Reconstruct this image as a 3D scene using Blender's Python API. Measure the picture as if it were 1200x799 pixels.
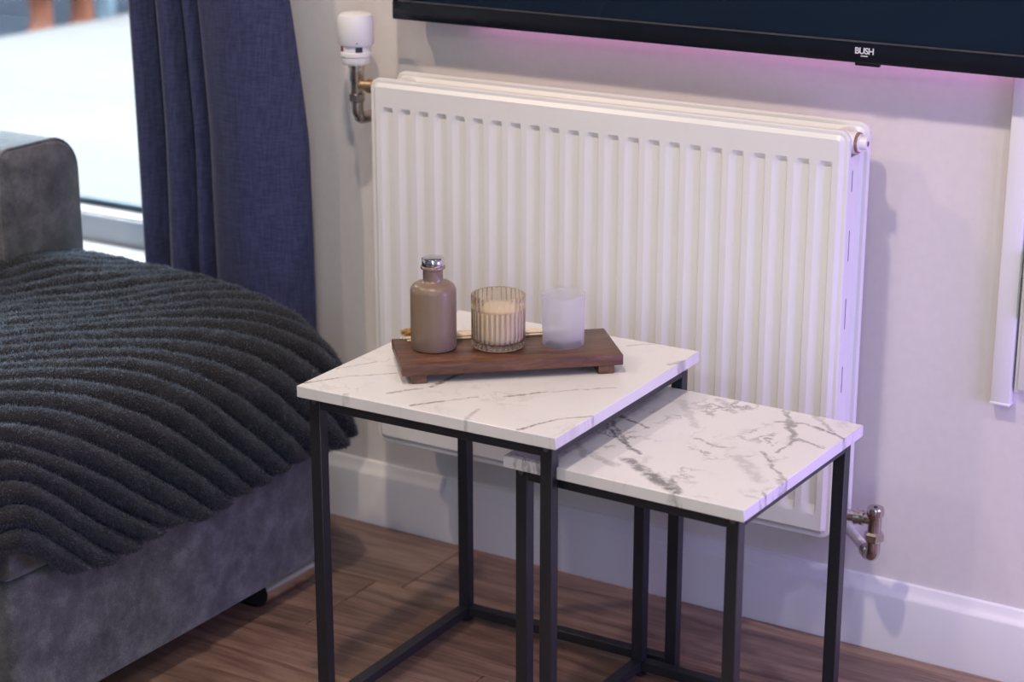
import bpy, bmesh, math, random, bisect
from mathutils import Vector, Matrix, noise

for o in list(bpy.data.objects):
    bpy.data.objects.remove(o)
scene = bpy.context.scene
COL = scene.collection
PI = math.pi

# ------------------------------------------------------------------ camera
CAM = Vector((1.8287, -2.6570, 1.3598)); YAW = -0.5545; PITCH = 0.3052
cam = bpy.data.cameras.new('camera')
cam.sensor_width = 36.0; cam.sensor_fit = 'HORIZONTAL'
cam.lens = 36.0 * 2361.0 / 1200.0
cam.clip_start = 0.05; cam.clip_end = 200
cam.dof.use_dof = True; cam.dof.focus_distance = 2.74; cam.dof.aperture_fstop = 4.2
cam_o = bpy.data.objects.new('camera', cam); COL.objects.link(cam_o)
cam_o.location = CAM
cam_o.rotation_euler = (PI / 2 - PITCH, 0, -YAW)
scene.camera = cam_o

# ------------------------------------------------------------------ view, sky, lights
vs = scene.view_settings
vs.view_transform = 'Standard'; vs.look = 'None'; vs.exposure = -0.02; vs.gamma = 1.0
vs.use_curve_mapping = False
scene.cycles.use_denoising = True
scene.cycles.max_bounces = 12
scene.cycles.sample_clamp_indirect = 6.0

world = bpy.data.worlds.new('overcast_sky'); scene.world = world
world.use_nodes = True
bg = world.node_tree.nodes['Background']
bg.inputs[0].default_value = (0.80, 0.89, 1.0, 1); bg.inputs[1].default_value = 12.0


def lamp(name, kind, loc, power, color, target=None, **kw):
    l = bpy.data.lights.new(name, kind); l.energy = power; l.color = color
    for k, v in kw.items():
        setattr(l, k, v)
    o = bpy.data.objects.new(name, l); COL.objects.link(o); o.location = loc
    if target is not None:
        d = Vector(target) - Vector(loc)
        o.rotation_euler = d.to_track_quat('-Z', 'Y').to_euler()
    return o


# ceiling downlights: one row along the radiator wall, one further back in the room
for (x, y, pw, c) in ((-0.75, -1.20, 52, (1.0, 0.74, 0.54)), (0.62, -1.15, 72, (1.0, 0.84, 0.70)),
                      (2.00, -1.15, 36, (0.90, 0.91, 1.0)), (0.0, -3.0, 40, (1.0, 0.86, 0.74)),
                      (1.6, -3.0, 38, (1.0, 0.9, 0.82))):
    lamp('downlight', 'SPOT', (x, y, 2.38), pw, c, target=(x, y, 0), spot_size=math.radians(150),
         spot_blend=0.6, shadow_soft_size=0.045)
# violet LED lamp standing further along the wall, to the right of the trunking
lamp('violet_led', 'AREA', (1.90, -0.40, 0.55), 9.5, (0.46, 0.31, 1.0), target=(0.6, -0.42, 0.45),
     shape='RECTANGLE', size=0.5, size_y=0.35)
# added bluish fill light on the far side of the room, no opening there
lamp('cool_fill', 'AREA', (2.4, -4.1, 1.2), 36, (0.58, 0.80, 1.0), target=(1.2, 0, 0.7),
     shape='RECTANGLE', size=1.6, size_y=2.0)


# ------------------------------------------------------------------ material helpers
class G:
    """small node-graph helper"""
    def __init__(self, name):
        self.m = bpy.data.materials.new(name); self.m.use_nodes = True
        self.t = self.m.node_tree; self.n = self.t.nodes
        self.n.clear()
        self.out = self.n.new('ShaderNodeOutputMaterial')

    def node(self, typ, ins=None, **kw):
        n = self.n.new(typ)
        for k, v in kw.items():
            setattr(n, k, v)
        for k, v in (ins or {}).items():
            self.set(n.inputs[k], v)
        return n

    def set(self, sock, v):
        if isinstance(v, bpy.types.NodeSocket):
            self.t.links.new(v, sock)
        else:
            if sock.type == 'RGBA' and len(v) == 3:
                v = (*v, 1)
            sock.default_value = v

    def math(self, op, a, b=0.0, clamp=False):
        n = self.node('ShaderNodeMath', {0: a, 1: b}, operation=op, use_clamp=clamp)
        return n.outputs[0]

    def vmath(self, op, a, b=None):
        n = self.node('ShaderNodeVectorMath', {0: a} if b is None else {0: a, 1: b}, operation=op)
        return n

    def coord(self, kind='Object'):
        return self.node('ShaderNodeTexCoord').outputs[kind]

    def mapping(self, vec, scale=(1, 1, 1), loc=(0, 0, 0), rot=(0, 0, 0)):
        return self.node('ShaderNodeMapping', {'Vector': vec, 'Scale': scale, 'Location': loc, 'Rotation': rot}).outputs[0]

    def noise(self, vec, scale, detail=3.0, rough=0.5, out=0, **kw):
        ins = {'Vector': vec, 'Scale': scale, 'Detail': detail, 'Roughness': rough}
        ins.update(kw)
        return self.node('ShaderNodeTexNoise', ins).outputs[out]

    def ramp(self, fac, stops):
        n = self.node('ShaderNodeValToRGB', {'Fac': fac})
        e = n.color_ramp.elements
        while len(e) < len(stops):
            e.new(0.5)
        for q, (p, c) in zip(e, stops):
            q.position = p; q.color = (*c, 1) if len(c) == 3 else c
        return n.outputs[0]

    def maprange(self, v, a, b, c=0.0, d=1.0, smooth=True):
        n = self.node('ShaderNodeMapRange', {0: v, 1: a, 2: b, 3: c, 4: d})
        n.interpolation_type = 'SMOOTHSTEP' if smooth else 'LINEAR'
        return n.outputs[0]

    def mix(self, fac, a, b):
        n = self.node('ShaderNodeMix', {0: fac}, data_type='RGBA')
        self.set(n.inputs[6], a); self.set(n.inputs[7], b)
        return n.outputs[2]

    def bump(self, h, strength=0.3, dist=0.002):
        return self.node('ShaderNodeBump', {'Height': h, 'Strength': strength, 'Distance': dist}).outputs[0]

    def principled(self, **ins):
        n = self.node('ShaderNodeBsdfPrincipled')
        for k, v in ins.items():
            self.set(n.inputs[k.replace('_', ' ')], v)
        self.t.links.new(n.outputs[0], self.out.inputs[0])
        return n


def simple(name, col, rough=0.5, metal=0.0, nscale=0.0, namp=0.0, bump=0.0, **kw):
    g = G(name)
    ins = dict(Roughness=rough, Metallic=metal)
    c = col
    if nscale:
        v = g.coord()
        f = g.noise(v, nscale, 4)
        lo = tuple(max(0, x * (1 - namp)) for x in col); hi = tuple(min(1, x * (1 + namp)) for x in col)
        c = g.mix(g.maprange(f, 0.3, 0.7), lo, hi)
        if bump:
            ins['Normal'] = g.bump(f, bump, 0.001)
    g.principled(Base_Color=c, **ins, **kw)
    return g.m


M = {}
M['wall'] = simple('wall_paint', (0.755, 0.71, 0.68), 0.75, nscale=60, namp=0.015, bump=0.05)
M['reflect_dark'] = simple('slate_for_reflections', (0.20, 0.23, 0.30), 0.7, nscale=40, namp=0.03)  # dark tone invented for the unseen wall so chrome and television reflect it
M['skirting'] = simple('skirting_gloss', (0.80, 0.79, 0.79), 0.32, nscale=8, namp=0.01)
M['ceiling'] = simple('ceiling_paint', (0.82, 0.81, 0.80), 0.85, nscale=40, namp=0.01)
M['radiator'] = simple('radiator_enamel', (0.82, 0.81, 0.79), 0.34, nscale=5, namp=0.01)
M['white_plastic'] = simple('white_plastic', (0.84, 0.83, 0.82), 0.35, nscale=12, namp=0.01)
M['frame_shaded'] = simple('window_frame_shaded', (0.30, 0.335, 0.38), 0.45, nscale=10, namp=0.02)  # reveal's shade painted in as grey-blue; bead keeps the lit white
M['frame_white'] = simple('window_frame_white', (0.74, 0.75, 0.76), 0.4, nscale=10, namp=0.01)
M['sheet_slot'] = simple('slot_shadow_steel', (0.16, 0.20, 0.27), 0.6, nscale=30, namp=0.1)
M['gasket'] = simple('gasket_rubber', (0.02, 0.05, 0.07), 0.6, nscale=30, namp=0.1)
M['black_steel'] = simple('black_powder_coat', (0.016, 0.018, 0.024), 0.42, nscale=300, namp=0.15, bump=0.04)
M['screw'] = simple('screw_steel', (0.20, 0.20, 0.22), 0.4, 0.9, nscale=80, namp=0.1)
M['chrome'] = simple('chrome', (0.82, 0.82, 0.85), 0.08, 1.0, nscale=20, namp=0.02)
M['cap_chrome'] = simple('cap_chrome', (0.60, 0.58, 0.63), 0.12, 1.0, nscale=20, namp=0.02)
M['brushed_chrome'] = simple('brushed_chrome', (0.80, 0.79, 0.78), 0.22, 1.0, nscale=60, namp=0.04)
M['nickel'] = simple('nickel_plated_brass', (0.52, 0.47, 0.44), 0.22, 1.0, nscale=60, namp=0.08)
M['brass'] = simple('brass_olive', (0.80, 0.60, 0.36), 0.28, 1.0, nscale=60, namp=0.08)
M['fibre'] = simple('fibre_washer', (0.30, 0.17, 0.13), 0.7, nscale=120, namp=0.25)
M['dark_mark'] = simple('dark_print', (0.02, 0.02, 0.045), 0.5, nscale=30, namp=0.1)
M['red_mark'] = simple('red_print', (0.42, 0.02, 0.04), 0.4, nscale=30, namp=0.1)
M['tv_black'] = simple('tv_gloss_black', (0.008, 0.010, 0.016), 0.14, nscale=20, namp=0.1, Specular_IOR_Level=0.3)
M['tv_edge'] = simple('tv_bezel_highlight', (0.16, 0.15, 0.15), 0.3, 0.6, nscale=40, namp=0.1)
M['logo'] = simple('logo_silver', (0.86, 0.86, 0.88), 0.35, 0.2, nscale=20, namp=0.02)
M['wax'] = simple('candle_wax', (0.84, 0.79, 0.69), 0.45, nscale=30, namp=0.03, Subsurface_Weight=0.35,
                  Subsurface_Radius=(0.02, 0.012, 0.008), Subsurface_Scale=0.4)
M['wick'] = simple('wick', (0.55, 0.5, 0.42), 0.9, nscale=200, namp=0.2)
M['reed'] = simple('rattan_reed', (0.80, 0.66, 0.47), 0.65, nscale=120, namp=0.12, bump=0.1)
M['tuft'] = simple('dried_grass', (0.72, 0.42, 0.14), 0.8, nscale=150, namp=0.3)
M['bottle'] = simple('taupe_frosted_glass', (0.235, 0.168, 0.12), 0.34, nscale=90, namp=0.015, Specular_IOR_Level=0.45)
M['neck'] = simple('taupe_satin_neck', (0.30, 0.22, 0.19), 0.25, 0.25, nscale=90, namp=0.03)

# TV screen: dark blue-black panel
g = G('tv_screen')
v = g.coord()
g.principled(Base_Color=g.mix(g.noise(v, 1.6, 2), (0.004, 0.008, 0.016), (0.006, 0.018, 0.040)), Roughness=0.10,
             Specular_IOR_Level=0.5)
M['screen'] = g.m
# magenta LED strip behind the TV
g = G('led_magenta')
e = g.node('ShaderNodeEmission', {'Color': (1.0, 0.30, 0.80), 'Strength': 7.5})
g.t.links.new(e.outputs[0], g.out.inputs[0]); M['led'] = g.m

# floor planks
g = G('walnut_plank')
oc = g.coord()
rnd = g.node('ShaderNodeObjectInfo').outputs['Random']
off = g.node('ShaderNodeCombineXYZ', {0: g.math('MULTIPLY', rnd, 37.0), 1: g.math('MULTIPLY', rnd, 91.0), 2: 0.0}).outputs[0]
v = g.vmath('ADD', oc, off).outputs[0]
warp = g.noise(g.mapping(v, (1.6, 7, 1)), 1.6, 3)
v2 = g.vmath('ADD', g.mapping(v, (1.0, 13.0, 1)), g.vmath('SCALE', g.node('ShaderNodeCombineXYZ', {0: 0.0, 1: warp, 2: 0.0}).outputs[0]).outputs[0]).outputs[0]
grain = g.noise(v2, 3.2, 6, 0.62)
fine = g.noise(g.mapping(v, (6, 130, 1)), 2.0, 5, 0.6)
f = g.math('ADD', g.math('MULTIPLY', grain, 0.72), g.math('MULTIPLY', fine, 0.28))
f = g.math('ADD', f, g.math('MULTIPLY', g.math('SUBTRACT', rnd, 0.5), 0.10))
colr = g.ramp(f, [(0.30, (0.070, 0.038, 0.026)), (0.45, (0.180, 0.108, 0.076)), (0.58, (0.29, 0.185, 0.132)), (0.75, (0.37, 0.25, 0.18))])
g.principled(Base_Color=colr, Roughness=g.maprange(f, 0.3, 0.7, 0.42, 0.30), Normal=g.bump(f, 0.25, 0.0015))
M['plank'] = g.m
M['plank_gap'] = simple('plank_joint', (0.20, 0.13, 0.10), 0.8, nscale=30, namp=0.1)

# walnut tray
g = G('walnut_tray')
v = g.coord()
d = g.noise(g.mapping(v, (3, 14, 14)), 2.2, 4)
v2 = g.vmath('ADD', g.mapping(v, (5.0, 42, 42)), g.node('ShaderNodeCombineXYZ', {0: 0.0, 1: g.math('MULTIPLY', d, 5.0), 2: g.math('MULTIPLY', d, 3.0)}).outputs[0]).outputs[0]
f = g.noise(v2, 1.5, 6, 0.62)
colr = g.ramp(f, [(0.30, (0.045, 0.018, 0.010)), (0.50, (0.115, 0.048, 0.028)), (0.70, (0.205, 0.098, 0.060))])
g.principled(Base_Color=colr, Roughness=0.42, Normal=g.bump(f, 0.25, 0.001))
M['tray'] = g.m


# marble tops: white laminate with explicit vein strokes plus faint clouding
def marble(name, segs, base, vein, wob, cloud):
    g = G(name)
    v = g.coord()
    flat = g.vmath('MULTIPLY', v, (1, 1, 0.6)).outputs[0]
    nz = g.noise(flat, 38, 5, 0.6, out=1)
    w = g.vmath('SUBTRACT', nz, (0.5, 0.5, 0.5)).outputs[0]
    sc = g.node('ShaderNodeVectorMath', {0: w, 3: wob}, operation='SCALE').outputs[0]
    nz2 = g.noise(flat, 150, 3, 0.6, out=1)
    w2 = g.node('ShaderNodeVectorMath', {0: g.vmath('SUBTRACT', nz2, (0.5, 0.5, 0.5)).outputs[0], 3: wob * 0.35}, operation='SCALE').outputs[0]
    q = g.vmath('MULTIPLY', g.vmath('ADD', g.vmath('ADD', flat, sc).outputs[0], w2).outputs[0], (1, 1, 0)).outputs[0]
    total = None
    for (ax, ay, bx, by, wd, st) in segs:
        ab = Vector((bx - ax, by - ay, 0)); L2 = max(ab.length_squared, 1e-9)
        qa = g.vmath('SUBTRACT', q, (ax, ay, 0)).outputs[0]
        t = g.math('DIVIDE', g.vmath('DOT_PRODUCT', qa, tuple(ab)).outputs['Value'], L2, clamp=True)
        pr = g.node('ShaderNodeVectorMath', {0: tuple(ab), 3: t}, operation='SCALE').outputs[0]
        dist = g.vmath('LENGTH', g.vmath('SUBTRACT', qa, pr).outputs[0]).outputs['Value']
        it = g.maprange(dist, wd * 0.3, wd * 1.2, st, 0.0)
        total = it if total is None else g.math('MAXIMUM', total, it)
    brk = g.maprange(g.noise(flat, 95, 4, 0.65), 0.33, 0.55, 0.25, 1.0)
    total = g.math('MULTIPLY', total, brk)
    # faint natural veining
    r = g.noise(g.mapping(q, (1, 1, 1), rot=(0, 0, 0.7)), 16, 5, 0.6)
    ridge = g.maprange(g.math('ABSOLUTE', g.math('SUBTRACT', r, 0.5)), 0.0, 0.035, 1.0, 0.0)
    mask = g.maprange(g.noise(flat, 11, 3), 0.46, 0.64)
    faint = g.math('MULTIPLY', g.math('MULTIPLY', ridge, mask), cloud)
    total = g.math('MAXIMUM', total, faint)
    cl = g.maprange(g.noise(flat, 7, 4), 0.35, 0.7)
    b = g.mix(cl, base, tuple(x * 0.95 for x in base))
    g.principled(Base_Color=g.mix(total, b, vein), Roughness=0.27)
    return g.m


BIGV = [(-0.1967, -0.1918, -0.1601, -0.1367, .0026, .85), (-0.1601, -0.1367, -0.1136, -0.0922, .0022, .6),
        (-0.0776, -0.1704, -0.0483, -0.1288, .003, .55), (-0.0423, -0.1171, -0.0356, -0.0419, .0048, .8),
        (-0.0232, -0.1936, 0.0040, -0.1580, .0028, .75), (0.0040, -0.1580, 0.0334, -0.1209, .0024, .5),
        (0.0652, -0.1021, 0.1003, -0.0573, .0035, .75), (0.1003, -0.0573, 0.1709, 0.0047, .0024, .45),
        (0.1418, -0.2013, 0.1643, -0.1475, .0028, .85), (0.1643, -0.1475, 0.1996, -0.1080, .0024, .65),
        (0.0995, 0.1761, 0.1410, 0.2145, .003, .4), (-0.1221, -0.2007, -0.0949, -0.2306, .005, .5),
        (0.0697, -0.2209, 0.0598, -0.1639, .004, .45), (-0.1943, -0.1184, -0.1661, -0.0668, .0022, .4), (0.19, 0.13, 0.21, 0.175, .006, .5)]
SMALLV = [(-0.0287, -0.1059, 0.0197, -0.1352, .0105, .75), (0.0197, -0.1352, 0.0746, -0.1680, .0115, .85),
          (0.0495, -0.1368, 0.0693, -0.1580, .006, .7), (-0.1237, -0.0016, -0.0837, -0.0406, .0055, .9),
          (-0.0837, -0.0406, -0.0268, -0.0811, .0038, .8), (-0.1220, 0.0379, -0.0647, 0.0116, .0042, .8),
          (-0.1268, 0.0185, -0.0587, -0.0551, .0038, .7), (0.0653, 0.1253, 0.1056, 0.1392, .004, .6),
          (0.1056, 0.1392, 0.1734, 0.1163, .004, .75), (0.0600, 0.1724, 0.1211, 0.0714, .0055, .65),
          (0.1217, 0.0832, 0.1626, 0.0678, .0045, .55), (0.1181, 0.0230, 0.1217, 0.0832, .0038, .65),
          (0.1024, 0.0130, 0.1337, -0.0235, .004, .6), (0.1337, -0.0235, 0.1710, -0.0625, .004, .55),
          (0.0051, 0.0086, 0.0559, 0.0003, .0038, .5), (-0.0356, 0.1640, 0.0026, 0.1299, .0065, .4),
          (0.0846, -0.0189, 0.1434, -0.0801, .012, .28), (-0.1110, -0.0885, -0.0808, -0.1284, .008, .4),
          (-0.0776, 0.1329, -0.0144, 0.0505, .008, .25), (-0.0848, -0.1090, -0.0342, -0.1310, .009, .35),
          (0.0996, 0.1796, 0.1454, 0.1331, .005, .45), (0.165, -0.065, 0.18, -0.095, .006, .5)]
M['marble_a'] = marble('white_marble_fine_veins', BIGV, (0.80, 0.775, 0.76), (0.20, 0.155, 0.13), 0.012, 0.16)
M['marble_b'] = marble('white_marble_bold_veins', SMALLV, (0.80, 0.775, 0.765), (0.105, 0.092, 0.095), 0.024, 0.62)

# fabrics
g = G('curtain_weave')
v = g.coord()
a = g.noise(g.mapping(v, (420, 60, 30)), 1.0, 2); b = g.noise(g.mapping(v, (40, 60, 520)), 1.0, 2)
f = g.math('ADD', g.math('MULTIPLY', a, 0.5), g.math('MULTIPLY', b, 0.5))
g.principled(Base_Color=g.mix(g.maprange(f, 0.35, 0.65), (0.016, 0.021, 0.068), (0.042, 0.049, 0.122)), Roughness=0.75,
             Sheen_Weight=0.25, Sheen_Roughness=0.4, Normal=g.bump(f, 0.25, 0.0008))
M['curtain'] = g.m

g = G('sofa_velour')
v = g.coord()
big = g.noise(v, 24, 6, 0.68); fn = g.noise(v, 520, 3, 0.6)
f = g.math('ADD', g.math('MULTIPLY', big, 0.65), g.math('MULTIPLY', fn, 0.35))
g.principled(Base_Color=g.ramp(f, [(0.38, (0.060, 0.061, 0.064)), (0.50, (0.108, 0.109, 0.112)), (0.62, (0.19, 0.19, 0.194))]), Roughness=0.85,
             Sheen_Weight=0.4, Sheen_Roughness=0.45, Sheen_Tint=(0.7, 0.85, 0.95, 1), Normal=g.bump(f, 0.4, 0.0012))  # blue sheen tint stands in for window light and haze
M['sofa'] = g.m

g = G('faux_fur')
v = g.coord()
big = g.noise(v, 22, 4, 0.6); fn = g.noise(v, 380, 4, 0.7)
f = g.math('ADD', g.math('MULTIPLY', big, 0.55), g.math('MULTIPLY', fn, 0.45))
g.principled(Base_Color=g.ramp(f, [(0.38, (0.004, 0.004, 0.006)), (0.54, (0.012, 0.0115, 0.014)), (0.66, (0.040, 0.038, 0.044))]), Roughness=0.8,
             Sheen_Weight=0.22, Sheen_Roughness=0.3, Sheen_Tint=(0.6, 0.75, 1.0, 1), Normal=g.bump(fn, 0.9, 0.003))  # sheen tinted blue to imitate the window's daylight
M['fur'] = g.m

g = G('faux_fur_pile')
v = g.coord()
f = g.math('ADD', g.math('MULTIPLY', g.noise(v, 22, 4, 0.6), 0.6), g.math('MULTIPLY', g.noise(v, 260, 3, 0.7), 0.4))
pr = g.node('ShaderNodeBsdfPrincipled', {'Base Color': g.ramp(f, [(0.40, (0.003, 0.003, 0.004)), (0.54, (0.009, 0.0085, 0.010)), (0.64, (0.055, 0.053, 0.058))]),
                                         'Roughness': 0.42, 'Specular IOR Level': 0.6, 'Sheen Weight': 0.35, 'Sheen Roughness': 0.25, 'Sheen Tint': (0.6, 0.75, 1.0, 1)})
tl = g.node('ShaderNodeBsdfTranslucent', {'Color': (0.46, 0.54, 0.66, 1)})  # pale blue tint brightens the fibres' window-lit rims
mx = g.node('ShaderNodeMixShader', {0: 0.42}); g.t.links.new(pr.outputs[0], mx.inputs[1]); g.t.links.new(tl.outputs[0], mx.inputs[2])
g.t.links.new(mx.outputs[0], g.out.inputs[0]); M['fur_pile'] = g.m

# glass
def glass(name, col, rough, ior=1.45):
    g = G(name)
    g.principled(Base_Color=g.mix(g.noise(g.coord(), 20, 2), col, tuple(x * 0.97 for x in col)), Roughness=rough,
                 Transmission_Weight=1.0, IOR=ior)
    return g.m


g = G('smoky_amber_glass')
pr = g.node('ShaderNodeBsdfPrincipled', {'Base Color': (0.90, 0.84, 0.76, 1), 'Roughness': 0.03, 'Transmission Weight': 1.0, 'IOR': 1.43})
trn = g.node('ShaderNodeBsdfTransparent', {'Color': g.mix(g.noise(g.coord(), 30, 2), (0.82, 0.73, 0.63), (0.88, 0.80, 0.71))})
mx = g.node('ShaderNodeMixShader', {0: 0.34}); g.t.links.new(pr.outputs[0], mx.inputs[1]); g.t.links.new(trn.outputs[0], mx.inputs[2])
g.t.links.new(mx.outputs[0], g.out.inputs[0]); M['amber_glass'] = g.m
g = G('frosted_glass')
nz_ = g.noise(g.coord(), 900, 2)
bs_ = g.node('ShaderNodeBsdfPrincipled', {'Base Color': (0.86, 0.85, 0.88), 'Roughness': g.maprange(nz_, 0.3, 0.7, 0.38, 0.48)})
tl = g.node('ShaderNodeBsdfTranslucent', {'Color': (0.90, 0.89, 0.92)})
trn = g.node('ShaderNodeBsdfTransparent', {'Color': (0.97, 0.97, 0.98)})
m1 = g.node('ShaderNodeMixShader', {0: 0.55}); g.t.links.new(bs_.outputs[0], m1.inputs[1]); g.t.links.new(tl.outputs[0], m1.inputs[2])
m2 = g.node('ShaderNodeMixShader', {0: 0.64}); g.t.links.new(m1.outputs[0], m2.inputs[1]); g.t.links.new(trn.outputs[0], m2.inputs[2])
g.t.links.new(m2.outputs[0], g.out.inputs[0]); M['frosted'] = g.m
g = G('window_glass')
tr = g.node('ShaderNodeBsdfTransparent', {'Color': (0.95, 0.98, 0.99)}); gl = g.node('ShaderNodeBsdfGlossy', {'Roughness': 0.02})
mx = g.node('ShaderNodeMixShader', {0: 0.05}); g.t.links.new(tr.outputs[0], mx.inputs[1]); g.t.links.new(gl.outputs[0], mx.inputs[2])
g.t.links.new(mx.outputs[0], g.out.inputs[0]); M['window_glass'] = g.m

# outdoors
M['pavement'] = simple('pale_pavement', (0.132, 0.123, 0.116), 0.9, nscale=1.2, namp=0.05, Specular_IOR_Level=0.05)
M['asphalt'] = simple('asphalt', (0.014, 0.018, 0.026), 0.9, nscale=1.5, namp=0.25, Specular_IOR_Level=0.05)
M['far_wall'] = simple('dark_blue_render', (0.005, 0.012, 0.022), 0.8, nscale=0.9, namp=0.5, Specular_IOR_Level=0.05)
M['terracotta'] = simple('terracotta', (0.11, 0.038, 0.022), 0.8, nscale=9, namp=0.2, Specular_IOR_Level=0.05)
M['pale_paint'] = simple('pale_painted_metal', (0.09, 0.125, 0.15), 0.6, nscale=9, namp=0.15, Specular_IOR_Level=0.05)


# ------------------------------------------------------------------ mesh helpers
def link(o, parent=None):
    COL.objects.link(o)
    if parent is not None:
        o.parent = parent
    return o


def mesh_obj(name, verts, faces, mat, parent=None, smooth=False, loc=None):
    me = bpy.data.meshes.new(name); me.from_pydata([tuple(v) for v in verts], [], faces); me.update()
    if mat: me.materials.append(M[mat])
    if smooth:
        me.shade_smooth()
    o = bpy.data.objects.new(name, me); link(o, parent)
    if loc is not None: o.location = loc
    return o


def bm_obj(name, bm, mat, parent=None, smooth=None, loc=None):
    me = bpy.data.meshes.new(name); bm.normal_update(); bm.to_mesh(me); bm.free()
    if mat: me.materials.append(M[mat])
    if smooth:
        me.shade_smooth()
        me.set_sharp_from_angle(angle=math.radians(smooth))
    o = bpy.data.objects.new(name, me); link(o, parent)
    if loc is not None: o.location = loc
    return o


def add_box(bm, lo, hi, bev=0.0, seg=2):
    r = bmesh.ops.create_cube(bm, size=1.0)
    vs_ = r['verts']
    c = [(a + b) / 2 for a, b in zip(lo, hi)]; s = [b - a for a, b in zip(lo, hi)]
    for v_ in vs_:
        v_.co = Vector((c[0] + v_.co.x * s[0], c[1] + v_.co.y * s[1], c[2] + v_.co.z * s[2]))
    if bev:
        es = list({e_ for v_ in vs_ for e_ in v_.link_edges})
        bmesh.ops.bevel(bm, geom=es, offset=bev, segments=seg, profile=0.5, affect='EDGES')


def box(name, lo, hi, mat, parent=None, bev=0.0, seg=2, loc=None):
    bm = bmesh.new(); add_box(bm, lo, hi, bev, seg)
    return bm_obj(name, bm, mat, parent, smooth=40 if bev else None, loc=loc)


def lathe(name, prof, mat, parent=None, n=48, loc=None, closed=False, axis='Z', ang=40, mod=None):
    """prof: list of (r, z); axis points along the given direction"""
    vs_, fs = [], []
    for j in range(n):
        a = 2 * PI * j / n
        for (r, z) in prof:
            rr = r if mod is None else mod(r, z, a)
            p = (rr * math.cos(a), rr * math.sin(a), z)
            if axis == 'X': p = (p[2], p[0], p[1])
            elif axis == 'Y': p = (p[1], p[2], p[0])
            vs_.append(p)
    k = len(prof)
    for j in range(n):
        j2 = (j + 1) % n
        for i in range(k - 1 if not closed else k):
            i2 = (i + 1) % k
            fs.append((j * k + i, j2 * k + i, j2 * k + i2, j * k + i2))
    bm = bmesh.new()
    bv = [bm.verts.new(v_) for v_ in vs_]
    for f_ in fs:
        try: bm.faces.new([bv[i] for i in f_])
        except ValueError: pass
    bmesh.ops.remove_doubles(bm, verts=bm.verts, dist=1e-6)
    bmesh.ops.recalc_face_normals(bm, faces=bm.faces)
    return bm_obj(name, bm, mat, parent, smooth=ang, loc=loc)


def tube(name, pts, rad, mat, parent=None, n=14, caps=True, loc=None):
    """round tube through pts; rad is a number or a list"""
    pts = [Vector(p) for p in pts]
    bm = bmesh.new(); rings = []
    up = None
    for i, p in enumerate(pts):
        t = (pts[min(i + 1, len(pts) - 1)] - pts[max(i - 1, 0)]).normalized()
        if up is None:
            up = Vector((0, 0, 1)) if abs(t.z) < 0.9 else Vector((1, 0, 0))
        u = (up - t * up.dot(t)).normalized(); w = t.cross(u); up = u
        r = rad[i] if isinstance(rad, (list, tuple)) else rad
        rings.append([bm.verts.new(p + u * r * math.cos(2 * PI * k / n) + w * r * math.sin(2 * PI * k / n)) for k in range(n)])
    for a_, b_ in zip(rings, rings[1:]):
        for k in range(n):
            bm.faces.new((a_[k], a_[(k + 1) % n], b_[(k + 1) % n], b_[k]))
    if caps:
        bm.faces.new(list(reversed(rings[0]))); bm.faces.new(rings[-1])
    bmesh.ops.recalc_face_normals(bm, faces=bm.faces)
    return bm_obj(name, bm, mat, parent, smooth=50, loc=loc)


def thing(name, loc, label, cat, group=None, rz=0.0):
    o = bpy.data.objects.new(name, None); o.empty_display_size = 0.05; link(o)
    o.location = loc; o.rotation_euler = (0, 0, rz)
    return tag(o, label, cat, group)


def tag(o, label, cat, group=None):
    o['label'] = label; o['category'] = cat
    if group: o['group'] = group
    return o


def struct(o, label=None):
    o['kind'] = 'structure'
    if label: o['label'] = label
    return o


# ------------------------------------------------------------------ room shell
RX0, RX1, RY0, RZ1 = -3.0, 3.2, -4.2, 2.4
# radiator wall with the window opening (x -2.3 .. -0.42, z 0.40 .. 2.15)
WX0, WX1, WZ0, WZ1 = -2.3, -0.38, 0.385, 2.15
WT = 0.22
bm = bmesh.new()
add_box(bm, (RX0 - .15, 0, -.02), (WX0, WT, RZ1)); add_box(bm, (WX1, 0, -.02), (RX1 + .15, WT, RZ1))
add_box(bm, (WX0, 0, -.02), (WX1, WT, WZ0)); add_box(bm, (WX0, 0, WZ1), (WX1, WT, RZ1))
struct(bm_obj('wall_back', bm, 'wall'), 'plain off-white painted wall behind the radiator')
struct(box('wall_right', (RX1, RY0, -.02), (RX1 + .15, 0, RZ1), 'wall'), 'plain white painted side wall')
struct(box('wall_left', (RX0 - .15, RY0, -.02), (RX0, 0, RZ1), 'wall'), 'plain white painted side wall')
struct(box('wall_front', (RX0 - .15, RY0 - .15, -.02), (RX1 + .15, RY0, RZ1), 'reflect_dark'), 'unseen wall coloured dark slate blue for reflections')
struct(box('ceiling', (RX0 - .15, RY0 - .15, RZ1), (RX1 + .15, WT, RZ1 + .1), 'ceiling'), 'flat white painted ceiling')

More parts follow.
